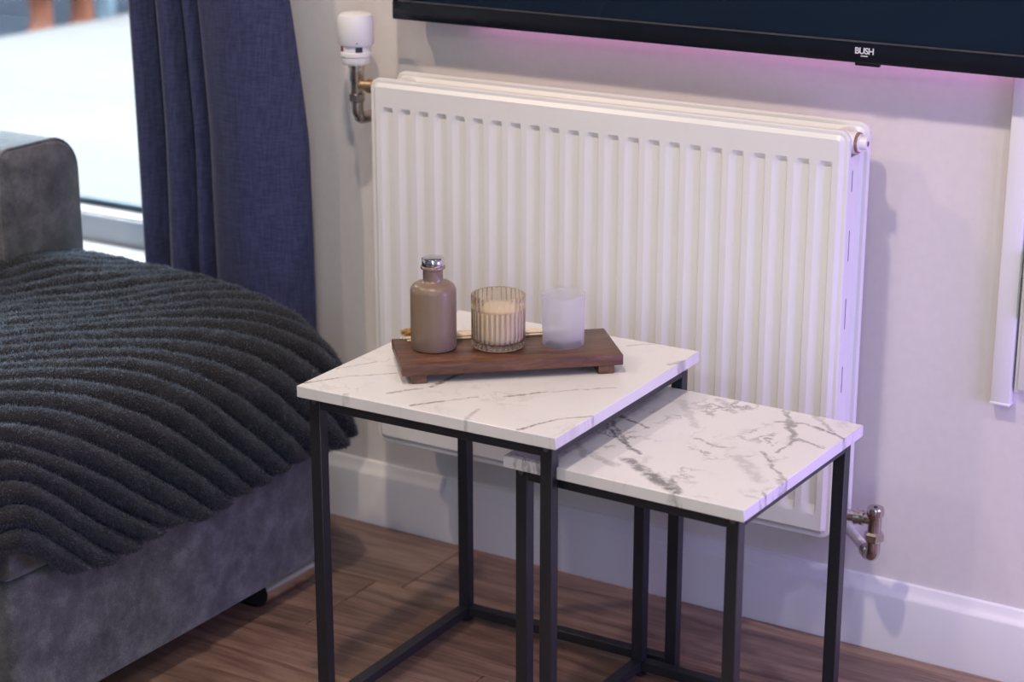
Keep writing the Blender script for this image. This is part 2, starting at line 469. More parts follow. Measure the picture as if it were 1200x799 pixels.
fl = struct(box('floor', (RX0 - .15, RY0 - .15, -.06), (RX1 + .15, 0.0, -.006), 'plank_gap'), 'dark brown wood-effect plank floor')
PW, PL = 0.19, 1.29
bm = bmesh.new(); add_box(bm, (-PL / 2 + .0008, -PW / 2 + .0006, -.010), (PL / 2 - .0008, PW / 2 - .0006, 0.0), .0012, 1)
pm = bpy.data.meshes.new('plank'); bm.to_mesh(pm); bm.free(); pm.materials.append(M['plank'])
rowoff = [0.62, 0.05, 0.80, 0.33, 1.02, 0.48, 0.20, 0.91]
nrow = 0; yy = -.02 + PW
while yy > RY0:
    yc = yy - PW / 2
    o0 = 0.053 if nrow == 2 else 0.053 + rowoff[nrow % 8]
    x = o0 - 4 * PL
    while x < RX1:
        if x + PL > RX0 and (-1.2 < yc < 0.2):
            o = bpy.data.objects.new('plank', pm); link(o, fl)
            o.location = (x + PL / 2, yc if yc < 0 else yc, 0)
            if yc > 0: pass
        x += PL
    yy -= PW; nrow += 1
# planks further into the room (behind the camera view) as one sheet
bm = bmesh.new(); add_box(bm, (RX0, RY0, -.010), (RX1, -1.2 - .02, -0.0002))
struct(bm_obj('floor_rear', bm, 'plank'), 'brown wood-effect floor further into the room')


def extrude_x(name, prof, x0, x1, mat, parent=None, ang=35):
    n = len(prof)
    vs_ = [(x0, y, z) for (y, z) in prof] + [(x1, y, z) for (y, z) in prof]
    fs = [(i, (i + 1) % n, n + (i + 1) % n, n + i) for i in range(n)]
    fs += [tuple(range(n)), tuple(reversed(range(n, 2 * n)))]
    bm = bmesh.new(); bv = [bm.verts.new(v_) for v_ in vs_]
    for f_ in fs: bm.faces.new([bv[i] for i in f_])
    bmesh.ops.recalc_face_normals(bm, faces=bm.faces)
    return bm_obj(name, bm, mat, parent, smooth=ang)


struct(extrude_x('baseboard_back', [(0, .0), (-.018, .0), (-.018, .090), (-.0165, .0935), (-.012, .097), (-.008, .104), (-.005, .110), (0, .112)],
                 RX0, RX1, 'skirting'), 'white gloss baseboard with moulded top edge')

# window: outer frame, rails, gasket, pane, sill
wy0, wy1 = 0.09, 0.15
w = box('window_1', (WX0, wy0, WZ0), (WX1, wy1, WZ0 + .052), 'frame_shaded', bev=.004)
struct(w, 'large window with frame coloured grey as in shade, white bead and clear glass')
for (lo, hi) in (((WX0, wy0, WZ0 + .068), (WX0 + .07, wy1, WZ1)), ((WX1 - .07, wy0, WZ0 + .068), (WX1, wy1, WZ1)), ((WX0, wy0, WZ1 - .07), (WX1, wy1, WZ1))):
    box('window_frame', lo, hi, 'frame_shaded', w, bev=.004)
extrude_x('glazing_bead', [(wy0 + .004, WZ0 + .051), (wy0 + .006, WZ0 + .056), (wy0 + .022, WZ0 + .066), (wy0 + .05, WZ0 + .066), (wy0 + .05, WZ0 + .051)], WX0 + .07, WX1 - .07, 'frame_white', w)
box('gasket', (WX0 + .07, wy0 + .022, WZ0 + .066), (WX1 - .07, wy0 + .038, WZ0 + .076), 'gasket', w)
box('pane', (WX0 + .06, wy0 + .028, WZ0 + .06), (WX1 - .06, wy0 + .032, WZ1 - .06), 'window_glass', w)
struct(box('trim_1', (WX0 + .002, -.03, WZ0 - .02), (WX1 - .002, wy0 - .001, WZ0 + .002), 'frame_white', bev=.004), 'white window sill board')

# ------------------------------------------------------------------ outdoors
struct(box('ground_pavement', (-5.32, WT + .05, -.35), (14, 30, -.15), 'pavement'), 'bright pale pavement outside the window')
struct(box('ground_road', (-40, WT - 4, -.40), (-5.32, 40, -.20), 'asphalt'), 'grey road surface beyond the pavement')
tag(box('building_front', (-12.0, 3.0, -.22), (-9.0, 16.0, 5.0), 'far_wall', bev=.05), 'dark blue-grey building front across the road', 'building')


def planter(x, y, label):
    t = thing('planter', (x, y, -.21), label, 'planter', 'terracotta planters beyond the pavement')
    lathe('pedestal', [(0, 0), (.075, 0), (.075, .03), (.055, .06), (.055, .17), (.075, .20), (0, .20)], 'terracotta', t, n=24)
    lathe('pot', [(0, .20), (.085, .20), (.12, .27), (.125, .42), (.14, .44), (.14, .48), (.11, .48), (.10, .44), (0, .44)], 'terracotta', t, n=24)


planter(-5.46, 4.66, 'terracotta planter at the road edge, the farther one from the pale bollard')
planter(-5.46, 4.95, 'terracotta planter at the road edge, the one next to the pale bollard')
t = thing('bollard', (-5.55, 5.22, -.20), 'pale blue-white metal bollard at the road edge', 'bollard')
lathe('post', [(0, 0), (.05, 0), (.05, .70), (0, .70)], 'pale_paint', t, n=20)
lathe('cap', [(0, .70), (.06, .70), (.06, .75), (.03, .80), (0, .81)], 'pale_paint', t, n=20)

# ------------------------------------------------------------------ radiator
RW, RH, RZB, RYF = 0.80, 0.60, 0.2084, -0.1284


def panel(name, grooves, yfront, parent, zcut=0.0):
    """pressed steel panel with rolled edges and vertical channels, front face at y = yfront (faces -y)"""
    RC = 0.016
    def prof(x):
        k = round(x / (RW / 24)); 
        if not grooves or k < 1 or k > 23: return 0.0
        d = x - k * RW / 24          # gentle flank on one side, steep on the other
        return max(0.0, 1 - (-d - .001) / .0105) if d < -.001 else (1.0 if d < .0085 else max(0.0, 1 - (d - .0085) / .0032))
    xs = [0, .0007, .0022, .0065, .0125, .0165, .020]
    for k in range(1, 24):
        c = k * RW / 24
        xs += [c - .0115, c - .0063, c - .001, c + .004, c + .0085, c + .0101, c + .0117, c + RW / 48]
    xs = [x for x in xs if x < RW - .019] + [RW - q for q in (.020, .0165, .0125, .0065, .0022, .0007, 0)]
    zs = [0, .0007, .0022, .0065, .0125, .0165, .020, .030, .036, .040, .044, .050, .054]
    zs = zs + [.12, .2, .3, .4, .48] + [RH - q for q in (.060, .0515, .0485, .0455, .043, .040, .030, .020, .0165, .0125, .0065, .0022, .0007, 0)]
    bm = bmesh.new(); grid = []
    for z in zs:
        row = []
        for x in xs:
            dx = min(x, RW - x); dz = min(z, RH - z)
            px_, pz_ = x, z
            # rounded corners: pull points in
            if dx < RC and dz < RC:
                cx = RC if x < RW / 2 else RW - RC; cz = RC if z < RH / 2 else RH - RC
                vx, vz = x - cx, z - cz
                m = max(abs(vx), abs(vz)); l = math.hypot(vx, vz)
                if l > 1e-9:
                    px_, pz_ = cx + vx / l * m, cz + vz / l * m
                d = RC - m
            else:
                d = min(dx, dz)
            y = 0.0
            r = .0022
            if d < r: y = .0045 + (r - math.sqrt(max(0, r * r - (r - d) ** 2)))
            elif d < .0065: y = .0045
            elif d < .0125: y = .0045 * (1 - (d - .0065) / .006)
            else: y = 0.0
            if z < .060: fz = min(1, max(0, (z - .036) / .014))
            else: fz = min(1, max(0, (RH - .043 - z) / .0085))
            y += .0046 * prof(x) * fz
            row.append(bm.verts.new((px_, yfront + y, RZB + pz_)))
        grid.append(row)
    for a_, b_ in zip(grid, grid[1:]):
        for i in range(len(xs) - 1):
            bm.faces.new((a_[i], a_[i + 1], b_[i + 1], b_[i]))
    # close the back
    loop = [grid[0][i] for i in range(len(xs))] + [grid[j][-1] for j in range(1, len(zs))] + [grid[-1][i] for i in range(len(xs) - 2, -1, -1)] + [grid[j][0] for j in range(len(zs) - 2, 0, -1)]
    bl = [bm.verts.new((v_.co.x, yfront + .0125, v_.co.z)) for v_ in loop]
    n = len(loop)
    for i in range(n):
        bm.faces.new((loop[i], bl[i], bl[(i + 1) % n], loop[(i + 1) % n]))
    bm.faces.new(bl)
    bmesh.ops.recalc_face_normals(bm, faces=bm.faces)
    return bm_obj(name, bm, 'radiator', parent, smooth=14)


rad = thing('radiator', (0, 0, 0), 'white double-panel radiator with vertical channels on the wall under the television', 'radiator')
panel('front_panel', True, RYF, rad)
panel('back_panel', False, -.058, rad)
# convector fins between the panels
bm = bmesh.new()
n = 46
pts = []
for i in range(n):
    x = .03 + (RW - .06) * i / (n - 1)
    pts.append((x, -.108 if i % 2 else -.064))
for (a_, b_) in zip(pts, pts[1:]):
    q = [bm.verts.new((a_[0], a_[1], RZB + .05)), bm.verts.new((b_[0], b_[1], RZB + .05)), bm.verts.new((b_[0], b_[1], RZB + RH - .05)), bm.verts.new((a_[0], a_[1], RZB + RH - .05))]
    bm.faces.new(q)
bm_obj('convector_fins', bm, 'radiator', rad)
# end sheets with slots, one at either end
for (x0, x1) in ((.786, .789), (.011, .014)):
    es_ = box('end_sheet', (x0, -.111, RZB + .045), (x1, -.0595, .765), 'radiator', rad, bev=.0008, seg=1)
    xm = x1 if x0 > .4 else x0
    for (za, zb_) in ((.715, .745), (.615, .659), (.515, .560), (.420, .459), (.32, .36)):
        box('slot', (xm - .0004, -.0815, za), (xm + .0004, -.0797, zb_), 'sheet_slot', es_)
# header tubes linking the panels, with bosses
for (x, z, s) in ((.772, .786, 1), (.772, .235, 1), (.028, .786, -1), (.028, .235, -1)):
    tube('header', [(x, -.112, z), (x, -.057, z)], .0165, 'radiator', rad, n=20)
    tube('boss', [(x, -.085, z), (x + s * .024, -.085, z)], .0155, 'radiator', rad, n=20)
# end plug (top right) with its fibre washer
pl = tube('end_plug', [(.796, -.085, .786), (.801, -.085, .786), (.8015, -.085, .786), (.810, -.085, .786), (.8115, -.085, .786)], [.0125, .0125, .0095, .0095, .0085], 'white_plastic', rad, n=18)
tube('washer', [(.7962, -.085, .786), (.7995, -.085, .786)], .0145, 'fibre', pl, n=18)
tube('plug_socket', [(.8112, -.085, .786), (.8119, -.085, .786)], .004, 'fibre', pl, n=6)

# ------------------------------------------------------------------ thermostatic valve (top left)
VX, VY = -.054, -.085
tv = thing('thermostatic_valve', (VX, VY, .786), 'white thermostatic radiator valve head on a metal valve body', 'valve')
hd = lathe('valve_head', [(0, .114), (.020, .114), (.0255, .111), (.0277, .105), (.0286, .098), (.0286, .066), (.0274, .0645), (0, .0645)], 'white_plastic', tv, n=48)
lathe('dial_ring', [(0, .0645), (.0238, .0645), (.0238, .0535), (.0252, .0525), (.0252, .047), (.0234, .0455), (.0234, .036), (.0215, .0335), (0, .0335)], 'white_plastic', tv, n=48)
# printed dial window and red mark on the ring
def ring_patch(name, a0, a1, z0, z1, r, mat, parent):
    vs_, fs = [], []
    n_ = 6
    for i in range(n_ + 1):
        a_ = a0 + (a1 - a0) * i / n_
        for (rr, zz) in ((r - .001, z0), (r, z0), (r, z1), (r - .001, z1)):
            vs_.append((rr * math.cos(a_), rr * math.sin(a_), zz))
    for i in range(n_):
        for k in range(4):
            k2 = (k + 1) % 4
            fs.append((i * 4 + k, i * 4 + k2, (i + 1) * 4 + k2, (i + 1) * 4 + k))
    fs += [(0, 1, 2, 3), tuple(n_ * 4 + k for k in (3, 2, 1, 0))]
    return mesh_obj(name, vs_, fs, mat, parent)
A0 = math.atan2(CAM.y - VY, CAM.x - VX)
ring_patch('dial_number', A0 - .05, A0 + .42, .0545, .0625, .0244, 'dark_mark', tv)
ring_patch('red_mark', A0 - 1.45, A0 - 1.05, .0545, .0635, .0244, 'red_mark', tv)
ring_patch('index_mark', A0 + .02, A0 + .08, .0685, .0705, .0290, 'dark_mark', hd)
vb = lathe('valve_body', [(0, .034), (.0135, .034), (.0135, .0285), (.0120, .0275), (.0120, .008), (.0105, .004), (.0105, -.012), (0, -.012)], 'nickel', tv, n=24)
tube('inlet_tail', [(.006, 0, .0), (.022, 0, .0), (.0225, 0, 0), (.034, 0, 0), (.0345, 0, 0), (.068, 0, 0)], [.0085, .0085, .0115, .0115, .0075, .0075], 'brass', vb, n=16)
lathe('compression_nut', [(0, -.012), (.0095, -.012), (.0138, -.014), (.0138, -.025), (.0110, -.027), (0, -.027)], 'nickel', tv, n=6, ang=20)
pts = [(0, 0, -.025), (0, 0, -.040)] + [(0, .016 - .016 * math.cos(a_), -.040 - .016 * math.sin(a_)) for a_ in [PI / 2 * i / 6 for i in range(1, 7)]] + [(0, .0848, -.056)]
tube('pipe', pts, .0095, 'nickel', tv, n=18)

# ------------------------------------------------------------------ lockshield valve (bottom right)
LX, LY, LZ = .853, -.085, .235
lv = thing('lockshield_valve', (LX, LY, LZ), 'nickel-plated radiator tail valve joined to the lower radiator corner', 'valve')
lb = lathe('valve_body', [(0, .023), (.0115, .0225), (.0125, .020), (.0125, .011), (.0110, .009), (.0098, .007), (.0098, -.016), (0, -.016)], 'nickel', lv, n=24)
tube('cap_screw', [(0, 0, .0222), (0, 0, .0238)], .003, 'dark_mark', lb, n=6)
tube('inlet_tail', [(0, 0, .002), (-.016, 0, .002), (-.0165, 0, .002), (-.021, 0, .002), (-.0215, 0, .002), (-.030, 0, .002), (-.0305, 0, .002), (-.0565, 0, .002)],
     [.0080, .0080, .0112, .0112, .0095, .0120, .0085, .0085], 'nickel', lv, n=18)
lathe('compression_nut', [(0, -.015), (.0110, -.015), (.0150, -.018), (.0150, -.027), (.0125, -.030), (0, -.030)], 'nickel', lv, n=6, ang=20)
dv_ = Vector((-.66, .75, 0))
pts = [(0, 0, -.028), (0, 0, -.042)] + [tuple(dv_ * (.014 - .014 * math.cos(a_)) + Vector((0, 0, -.042 - .014 * math.sin(a_)))) for a_ in [PI / 2 * i / 6 for i in range(1, 7)]] + [tuple(dv_ * .022 + Vector((0, 0, -.056)))]
tube('elbow', pts, .0098, 'nickel', lv, n=18)
tube('elbow_collar', [tuple(dv_ * .018 + Vector((0, 0, -.056))), tuple(dv_ * .030 + Vector((0, 0, -.056)))], .0112, 'nickel', lv, n=18)
tube('pipe', [tuple(dv_ * .028 + Vector((0, 0, -.056))), (-.0735, .0835, -.056)], .0078, 'white_plastic', lv, n=18)

# ------------------------------------------------------------------ television
TVX0, TVX1, TVZ0, TVZ1 = 0.0, 1.58, 0.8914, 1.80
TVY = -.062
tvo = thing('television', (0.79, 0, TVZ0), 'large black flat-screen television mounted on the wall above the radiator', 'television')
tvo_inv = Vector((0.79, 0, TVZ0))
def tvbox(name, lo, hi, mat, parent, bev=0.0, seg=2):
    lo = Vector(lo) - tvo_inv; hi = Vector(hi) - tvo_inv
    return box(name, lo, hi, mat, parent, bev, seg)
tvbox('casing', (TVX0 + .002, TVY + .004, TVZ0 + .001), (TVX1 - .002, TVY + .034, TVZ1 - .001), 'tv_black', tvo, .004)
tvbox('rear_housing', (.25, TVY + .034, TVZ0 + .12), (1.33, -.012, TVZ1 - .2), 'tv_black', tvo, .006)
tvbox('wall_bracket', (.55, -.014, 1.15), (1.03, -.0005, 1.5), 'black_steel', tvo)
BZ = .030
bz = tvbox('bezel_bottom', (TVX0, TVY, TVZ0), (TVX1, TVY + .010, TVZ0 + BZ), 'tv_black', tvo, .0025)
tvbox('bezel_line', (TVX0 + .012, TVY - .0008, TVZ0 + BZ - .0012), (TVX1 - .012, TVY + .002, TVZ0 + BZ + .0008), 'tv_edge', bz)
tvbox('bezel_top', (TVX0, TVY, TVZ1 - .012), (TVX1, TVY + .010, TVZ1), 'tv_black', tvo, .002)
tvbox('bezel_side', (TVX0, TVY, TVZ0 + BZ), (TVX0 + .012, TVY + .010, TVZ1 - .012), 'tv_black', tvo, .002)
tvbox('bezel_side', (TVX1 - .012, TVY, TVZ0 + BZ), (TVX1, TVY + .010, TVZ1 - .012), 'tv_black', tvo, .002)
tvbox('screen', (TVX0 + .011, TVY + .003, TVZ0 + BZ - .001), (TVX1 - .011, TVY + .006, TVZ1 - .011), 'screen', tvo)
tvbox('sensor_tab', (.776, TVY + .001, TVZ0 - .0035), (.812, TVY + .008, TVZ0 + .001), 'tv_black', tvo, .001)
cu = bpy.data.curves.new('logo', 'FONT'); cu.body = 'BUSH'; cu.size = .0122; cu.align_x = 'CENTER'; cu.extrude = .0002; cu.offset = .00028; cu.space_character = .92
tmp = bpy.data.objects.new('logo_tmp', cu); link(tmp)
dg = bpy.context.evaluated_depsgraph_get()
lm = bpy.data.meshes.new_from_object(tmp.evaluated_get(dg)); lm.name = 'logo'
bpy.data.objects.remove(tmp)
lm.materials.clear(); lm.materials.append(M['logo'])
lo_ = bpy.data.objects.new('logo', lm); link(lo_, bz)
lo_.location = (0, TVY - .0006, .0135); lo_.rotation_euler = (PI / 2, 0, 0)
tvbox('logo_underline', (.785, TVY - .0009, TVZ0 + .0098), (.795, TVY - .0001, TVZ0 + .0112), 'logo', bz)
# LED tape behind the lower edge
ls = tvbox('led_tape', (.12, TVY + .036, TVZ0 + .016), (1.5, TVY + .038, TVZ0 + .026), 'led', tvo)

# ------------------------------------------------------------------ cable trunking and panel at the right
tr_ = thing('cable_trunking', (1.003, 0, .42), 'narrow white cable trunking running down the wall from the television', 'trunking')
box('channel', (-.016, -.016, .003), (.012, -.0002, .50), 'white_plastic', tr_, .0015)
box('end_cap', (-.0165, -.0168, 0), (.0125, -.0002, .004), 'white_plastic', tr_, .001)
pn = thing('wall_panel', (1.1015, 0, .44), 'white wall panel with a dark rounded handset beside the trunking', 'wall panel')
box('backplate', (-.084, -.010, 0), (.084, -.0002, .27), 'white_plastic', pn, .003)
box('cover', (-.078, -.016, .006), (.078, -.0095, .262), 'white_plastic', pn, .004)
box('handset', (-.072, -.030, .108), (-.010, -.0155, .205), 'dark_mark', pn, .008, 3)

# ------------------------------------------------------------------ nested tables
def make_table(name, label, cx, cy, rz, w, d, h, marb, leg, th=.016):
    t = thing(name, (cx, cy, 0), label, 'side table', None, rz)
    box('tabletop', (-w / 2, -d / 2, h - th), (w / 2, d / 2, h), marb, t, .0008, 1)
    ov = .0115; x1, y1 = w / 2 - ov, d / 2 - ov; zt = h - th
    rh = .0165
    for (sx, sy) in ((-1, -1), (1, -1), (1, 1), (-1, 1)):
        xa, xb = sorted((sx * x1, sx * (x1 - leg))); ya, yb = sorted((sy * y1, sy * (y1 - leg)))
        lg = box('leg', (xa, ya, 0), (xb, yb, zt), 'black_steel', t, .0009, 1)
        if sy < 0:
            tube('screw', [((xa + xb) / 2, ya - .0010, zt - .006), ((xa + xb) / 2, ya + .0005, zt - .006)], .0038, 'screw', lg, n=12)
        else:
            tube('screw', [(xb - .0005 if sx > 0 else xa + .0005, (ya + yb) / 2, zt - .006), (xb + .0010 if sx > 0 else xa - .0010, (ya + yb) / 2, zt - .006)], .0038, 'screw', lg, n=12)
    for sy in (-1, 1):
        ya, yb = sorted((sy * y1, sy * (y1 - leg)))
        box('top_rail', (-x1 + leg, ya, zt - rh), (x1 - leg, yb, zt), 'black_steel', t, .0008, 1)
    for sx in (-1, 1):
        xa, xb = sorted((sx * x1, sx * (x1 - leg)))
        box('top_rail', (xa, -y1 + leg, zt - rh), (xb, y1 - leg, zt), 'black_steel', t, .0008, 1)
    z0, z1 = .010, .010 + .015
    box('bottom_rail', (-x1, -y1 + leg, z0), (-x1 + leg, y1 - leg, z1), 'black_steel', t, .0008, 1)
    for sy in (-1, 1):
        ya, yb = sorted((sy * y1, sy * (y1 - leg)))
        box('bottom_rail', (-x1 + leg, ya, z0), (x1 - leg, yb, z1), 'black_steel', t, .0008, 1)
    return t


BT = dict(cx=.4378, cy=-.4341, rz=.0196, w=.3974, d=.4111, h=.4949)
ST = dict(cx=.7220, cy=-.4357, rz=-.0161, w=.3423, d=.3554, h=.4458)
make_table('side_table', 'taller nesting table with finely veined white marble top carrying the wooden tray', marb='marble_a', leg=.0175, **BT)
make_table('side_table', 'lower nesting table with boldly veined bare white marble top', marb='marble_b', leg=.0175, **ST)

# ------------------------------------------------------------------ tray and what stands on it
ZT = BT['h']
tcx, tcy, trz = .4343, -.4210, math.radians(41.4)
tray = thing('serving_tray', (tcx, tcy, ZT), 'dark walnut wooden serving board on two small feet', 'tray', None, trz)
TW, TD, TF, TP = .302, .125, .012, .0145
box('board', (-TW / 2, -TD / 2, TF), (TW / 2, TD / 2, TF + TP), 'tray', tray, .001, 2)
for sx in (-1, 1):
    box('foot', (sx * .128 - .011, -TD / 2 + .002, 0), (sx * .128 + .011, TD / 2 - .002, TF), 'tray', tray, .0006, 1)
ZB = ZT + TF + TP


def on_tray(u, v):
    c, s = math.cos(trz), math.sin(trz)
    return (tcx + c * u - s * v, tcy + s * u + c * v, ZB)


def ray_z(pxx, pyy, z):
    """point where the photo direction (1200x799 frame) meets the level z"""
    fw = Vector((math.sin(YAW) * math.cos(PITCH), math.cos(YAW) * math.cos(PITCH), -math.sin(PITCH)))
    rt = Vector((math.cos(YAW), -math.sin(YAW), 0)); up = rt.cross(fw)
    d = fw + rt * (pxx - 600) / 2361.0 + up * (399.5 - pyy) / 2361.0
    return CAM + d * ((z - CAM.z) / d.z)


p = ray_z(508.5, 407.2, ZB)
bt = thing('diffuser_bottle', p, 'matte taupe glass reed-diffuser bottle with a chrome collar', 'bottle')
R_ = .0314
sh = [(R_ - .012 + .012 * math.cos(a_), .081 + .0125 * math.sin(a_)) for a_ in [PI / 2 * i / 8 for i in range(9)]]
lathe('body', [(0, 0), (R_ - .005, 0), (R_ - .0015, .0012), (R_, .005)] + [(R_, .03), (R_, .06)] + sh + [(.0158, .0945), (.0142, .0965), (0, .0965)], 'bottle', bt, n=64)
lathe('neck', [(0, .094), (.0142, .094), (.0138, .0975), (.0138, .1105), (.0150, .1120), (.0168, .1130), (.0172, .1145), (.0168, .1160), (.0150, .1168), (0, .1168)], 'neck', bt, n=48)
lathe('chrome_cap', [(0, .1165), (.0150, .1165), (.0153, .1175), (.0153, .1265), (.0143, .1280), (.0100, .1284), (0, .1284)], 'cap_chrome', bt, n=48)

p = ray_z(584, 405.3, ZB)
cd = thing('candle', p, 'cream candle in a smoky ribbed glass tumbler', 'candle')
RC_, HC, NF = .0362, .0752, 30
def flute(r, z, a_):
    if r < .0352: return r
    return r + .0019 * abs(math.cos(a_ * NF / 2)) - .0009
outer = [(.0, .0), (.028, .0), (.0340, .0012), (RC_, .004)] + [(RC_, z) for z in (.02, .04, .06)] + [(RC_ + .0002, HC - .001), (RC_ - .0010, HC), (RC_ - .0030, HC - .0004)]
inner = [(.0345, z) for z in (HC - .003, .05, .02)] + [(.0335, .0115), (.029, .0090), (0, .0085)]
lathe('glass', outer + inner, 'amber_glass', cd, n=NF * 8, mod=flute, ang=60)
lathe('wax', [(0, .0092), (.0285, .0096), (.0335, .0118), (.0349, .018), (.0349, .0545), (.0338, .0552), (.010, .0540), (0, .0542)], 'wax', cd, n=NF * 6, mod=lambda r, z, a_: r if r < .034 else r - .0002 - .0011 * (1 - abs(math.cos(a_ * NF / 2))), ang=60)
tube('wick', [(0, 0, .054), (.0005, 0, .060), (.0015, .0005, .0645)], .0009, 'wick', cd, n=8)

p = ray_z(660, 403.0, ZB)
fg = lathe('glass_tumbler', [(0, 0), (.0260, 0), (.0283, .0012), (.0287, .004), (.0304, .070), (.0304, .0722), (.0298, .0730), (.0290, .0722), (.0286, .066),
                             (.0270, .012), (.0255, .0095), (.0, .0085)], 'frosted', n=64, loc=p, ang=60)
tag(fg, 'frosted clear glass tealight tumbler on the wooden tray', 'glass')

# rattan reeds lying along the back of the tray
random.seed(4)
k = 0
for layer, cnt in ((0, 6), (1, 4)):
    for i in range(cnt):
        L = .196 + random.uniform(-.004, .004)
        u0 = -.128 + random.uniform(-.004, .004) - (.006 if layer else 0)
        v0 = .0445 + .0036 * i + (.002 if layer else 0)
        a_ = random.uniform(-.006, .006)
        zz = ZB + .0016 + layer * .0031
        P0 = Vector(on_tray(u0, v0 - a_ * .1)); P1 = Vector(on_tray(u0 + L, v0 + a_ * .1))
        r_ = tube('reed', [(0, 0, 0), (P1 - P0) * .5, (P1 - P0)], .00155, 'reed', n=8, loc=(P0.x, P0.y, zz))
        tag(r_, 'thin pale rattan reed lying on top of the other reeds behind the bottle' if layer else 'thin pale rattan reed in the bottom layer lying on the wooden tray', 'reed', 'upper diffuser reeds on the tray' if layer else 'lower diffuser reeds on the tray')
# dried grass head resting on the reeds behind the bottle
P0 = Vector(on_tray(-.130, .054)); P0.z = ZB + .0105
tf = thing('dried_grass', P0, 'small orange dried grass head lying on the reeds behind the bottle', 'dried flower', None, trz)
random.seed(9)
vs_, fs = [], []
for i in range(420):
    t_ = random.random(); a_ = random.random() * 2 * PI
    rr = .0055 * math.sin(PI * min(1, t_ * .9 + .1)) ** .7
    c0 = Vector((.034 * t_ - .004, rr * .5 * math.cos(a_), rr * .5 * math.sin(a_) + .0008))
    dd = Vector((-.007, rr * .9 * math.cos(a_), rr * .9 * math.sin(a_)))
    sd = Vector((0, -math.sin(a_), math.cos(a_))) * .0007
    b0 = len(vs_); vs_ += [c0 - sd, c0 + sd, c0 + dd]; fs.append((b0, b0 + 1, b0 + 2))
hdz = mesh_obj('seed_head', vs_, fs, 'tuft', tf); hdz['kind'] = 'stuff'
tube('core', [(-.004, 0, .0), (.008, 0, 0), (.020, 0, 0), (.032, 0, 0)], [.0008, .0026, .0030, .0012], 'tuft', tf, n=8)
tube('stem', [(.028, 0, 0), (.07, .004, -.003), (.12, .006, -.0035)], .0008, 'reed', tf, n=6)

# ------------------------------------------------------------------ curtain
cur = thing('curtain', (-.33, -.07, .03), 'navy blue woven curtain hanging in deep folds beside the window', 'curtain')
cu_n, cv_n = 240, 70
def curtain_pt(s, zf):
    """s 0..1 across, zf 0 (top) .. 1 (hem)"""
    z = 2.25 - 2.22 * zf
    f = max(0.0, min(1.0, (1.0 - z) / .65))
    flare = f * f * (3 - 2 * f)
    xl = -.505 + .012 * flare
    xr = -.200 + .046 * min(1.0, max(0.0, (.98 - z) / .3)) ** 0.8
    # four folds: three narrow deep ones left, a broad pleat right
    kn = [(0.0, 0.0, -.012), (0.10, 0.085, -.048), (0.17, 0.19, .022), (0.25, 0.21, -.030), (0.33, .30, -.048), (0.40, .385, .022), (0.45, 0.40, -.020),
          (0.50, .45, -.046), (0.54, .495, .012), (0.57, .505, -.024), (0.66, .60, -.040), (0.76, .74, -.046), (0.86, .86, -.030), (0.94, .95, -.006), (1.0, 1.0, .02)]
    for i in range(len(kn) - 1):
        if s <= kn[i + 1][0]: break
    s0, a0, b0 = kn[i]; s1, a1, b1 = kn[i + 1]
    q = (s - s0) / (s1 - s0)
    pa = kn[max(i - 1, 0)]; pb = kn[min(i + 2, len(kn) - 1)]
    def her(c0, c1, m0, m1):
        return (2 * q**3 - 3 * q**2 + 1) * c0 + (q**3 - 2 * q**2 + q) * m0 + (-2 * q**3 + 3 * q**2) * c1 + (q**3 - q**2) * m1
    h = s1 - s0
    def sl(j):
        A, B_ = kn[max(j - 1, 0)], kn[min(j + 1, len(kn) - 1)]
        return ((B_[1] - A[1]) / (B_[0] - A[0]), (B_[2] - A[2]) / (B_[0] - A[0]))
    m0 = sl(i); m1 = sl(i + 1)
    X = her(a0, a1, m0[0] * h, m1[0] * h); Y = her(b0, b1, m0[1] * h, m1[1] * h)
    nz = noise.noise(Vector((s * 5, z * 1.1, 3.3))) * .010 + noise.noise(Vector((s * 16, z * 3.0, 7.3))) * .0022
    amp = .85 + .25 * flare
    return (xl + (xr - xl) * X + nz * .4 + .33, -.085 + Y * amp * .9 + nz + .07 - .012, z - .03)
vs_ = [curtain_pt(i / cu_n, j / cv_n) for j in range(cv_n + 1) for i in range(cu_n + 1)]
fs = [(j * (cu_n + 1) + i, j * (cu_n + 1) + i + 1, (j + 1) * (cu_n + 1) + i + 1, (j + 1) * (cu_n + 1) + i) for j in range(cv_n) for i in range(cu_n)]
c_ = mesh_obj('drape', vs_, fs, 'curtain', cur, smooth=True)
md = c_.modifiers.new('thickness', 'SOLIDIFY'); md.thickness = .0016
tube('curtain_rod', [(-2.0, -.03, 2.25), (.30, -.03, 2.25)], .012, 'brushed_chrome', cur, n=12)

# ------------------------------------------------------------------ sofa
SX1, SY0, SY1 = -.008, -.945, -.255
sofa = thing('sofa', (-.8, -.5, 0), 'grey velour sofa with low backrest, chrome bar foot and open seat end', 'sofa')
SO = Vector((-.8, -.5, 0))


def soft_box(name, lo, hi, mat, parent, r, amp, seed, off):
    bm = bmesh.new(); add_box(bm, lo, hi, r, 4)
    bmesh.ops.subdivide_edges(bm, edges=[e_ for e_ in bm.edges if e_.calc_length() > .12], cuts=8, use_grid_fill=True)
    bm.normal_update()
    for v_ in bm.verts:
        n_ = noise.noise(v_.co * 5 + Vector((seed, 0, 0)))
        v_.co += v_.normal * n_ * amp
    for v_ in bm.verts: v_.co -= off
    return bm_obj(name, bm, mat, parent, smooth=60)


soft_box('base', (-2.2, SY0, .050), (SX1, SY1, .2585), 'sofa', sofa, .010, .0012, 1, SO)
# cushion: flat top, rounded over the open end
PROF = [(-1.60, .476), (-.60, .478), (-.30, .476), (-.17, .471), (-.10, .460), (-.05, .442), (-.015, .418), (.008, .390), (.022, .352), (.027, .305), (.026, .250)]


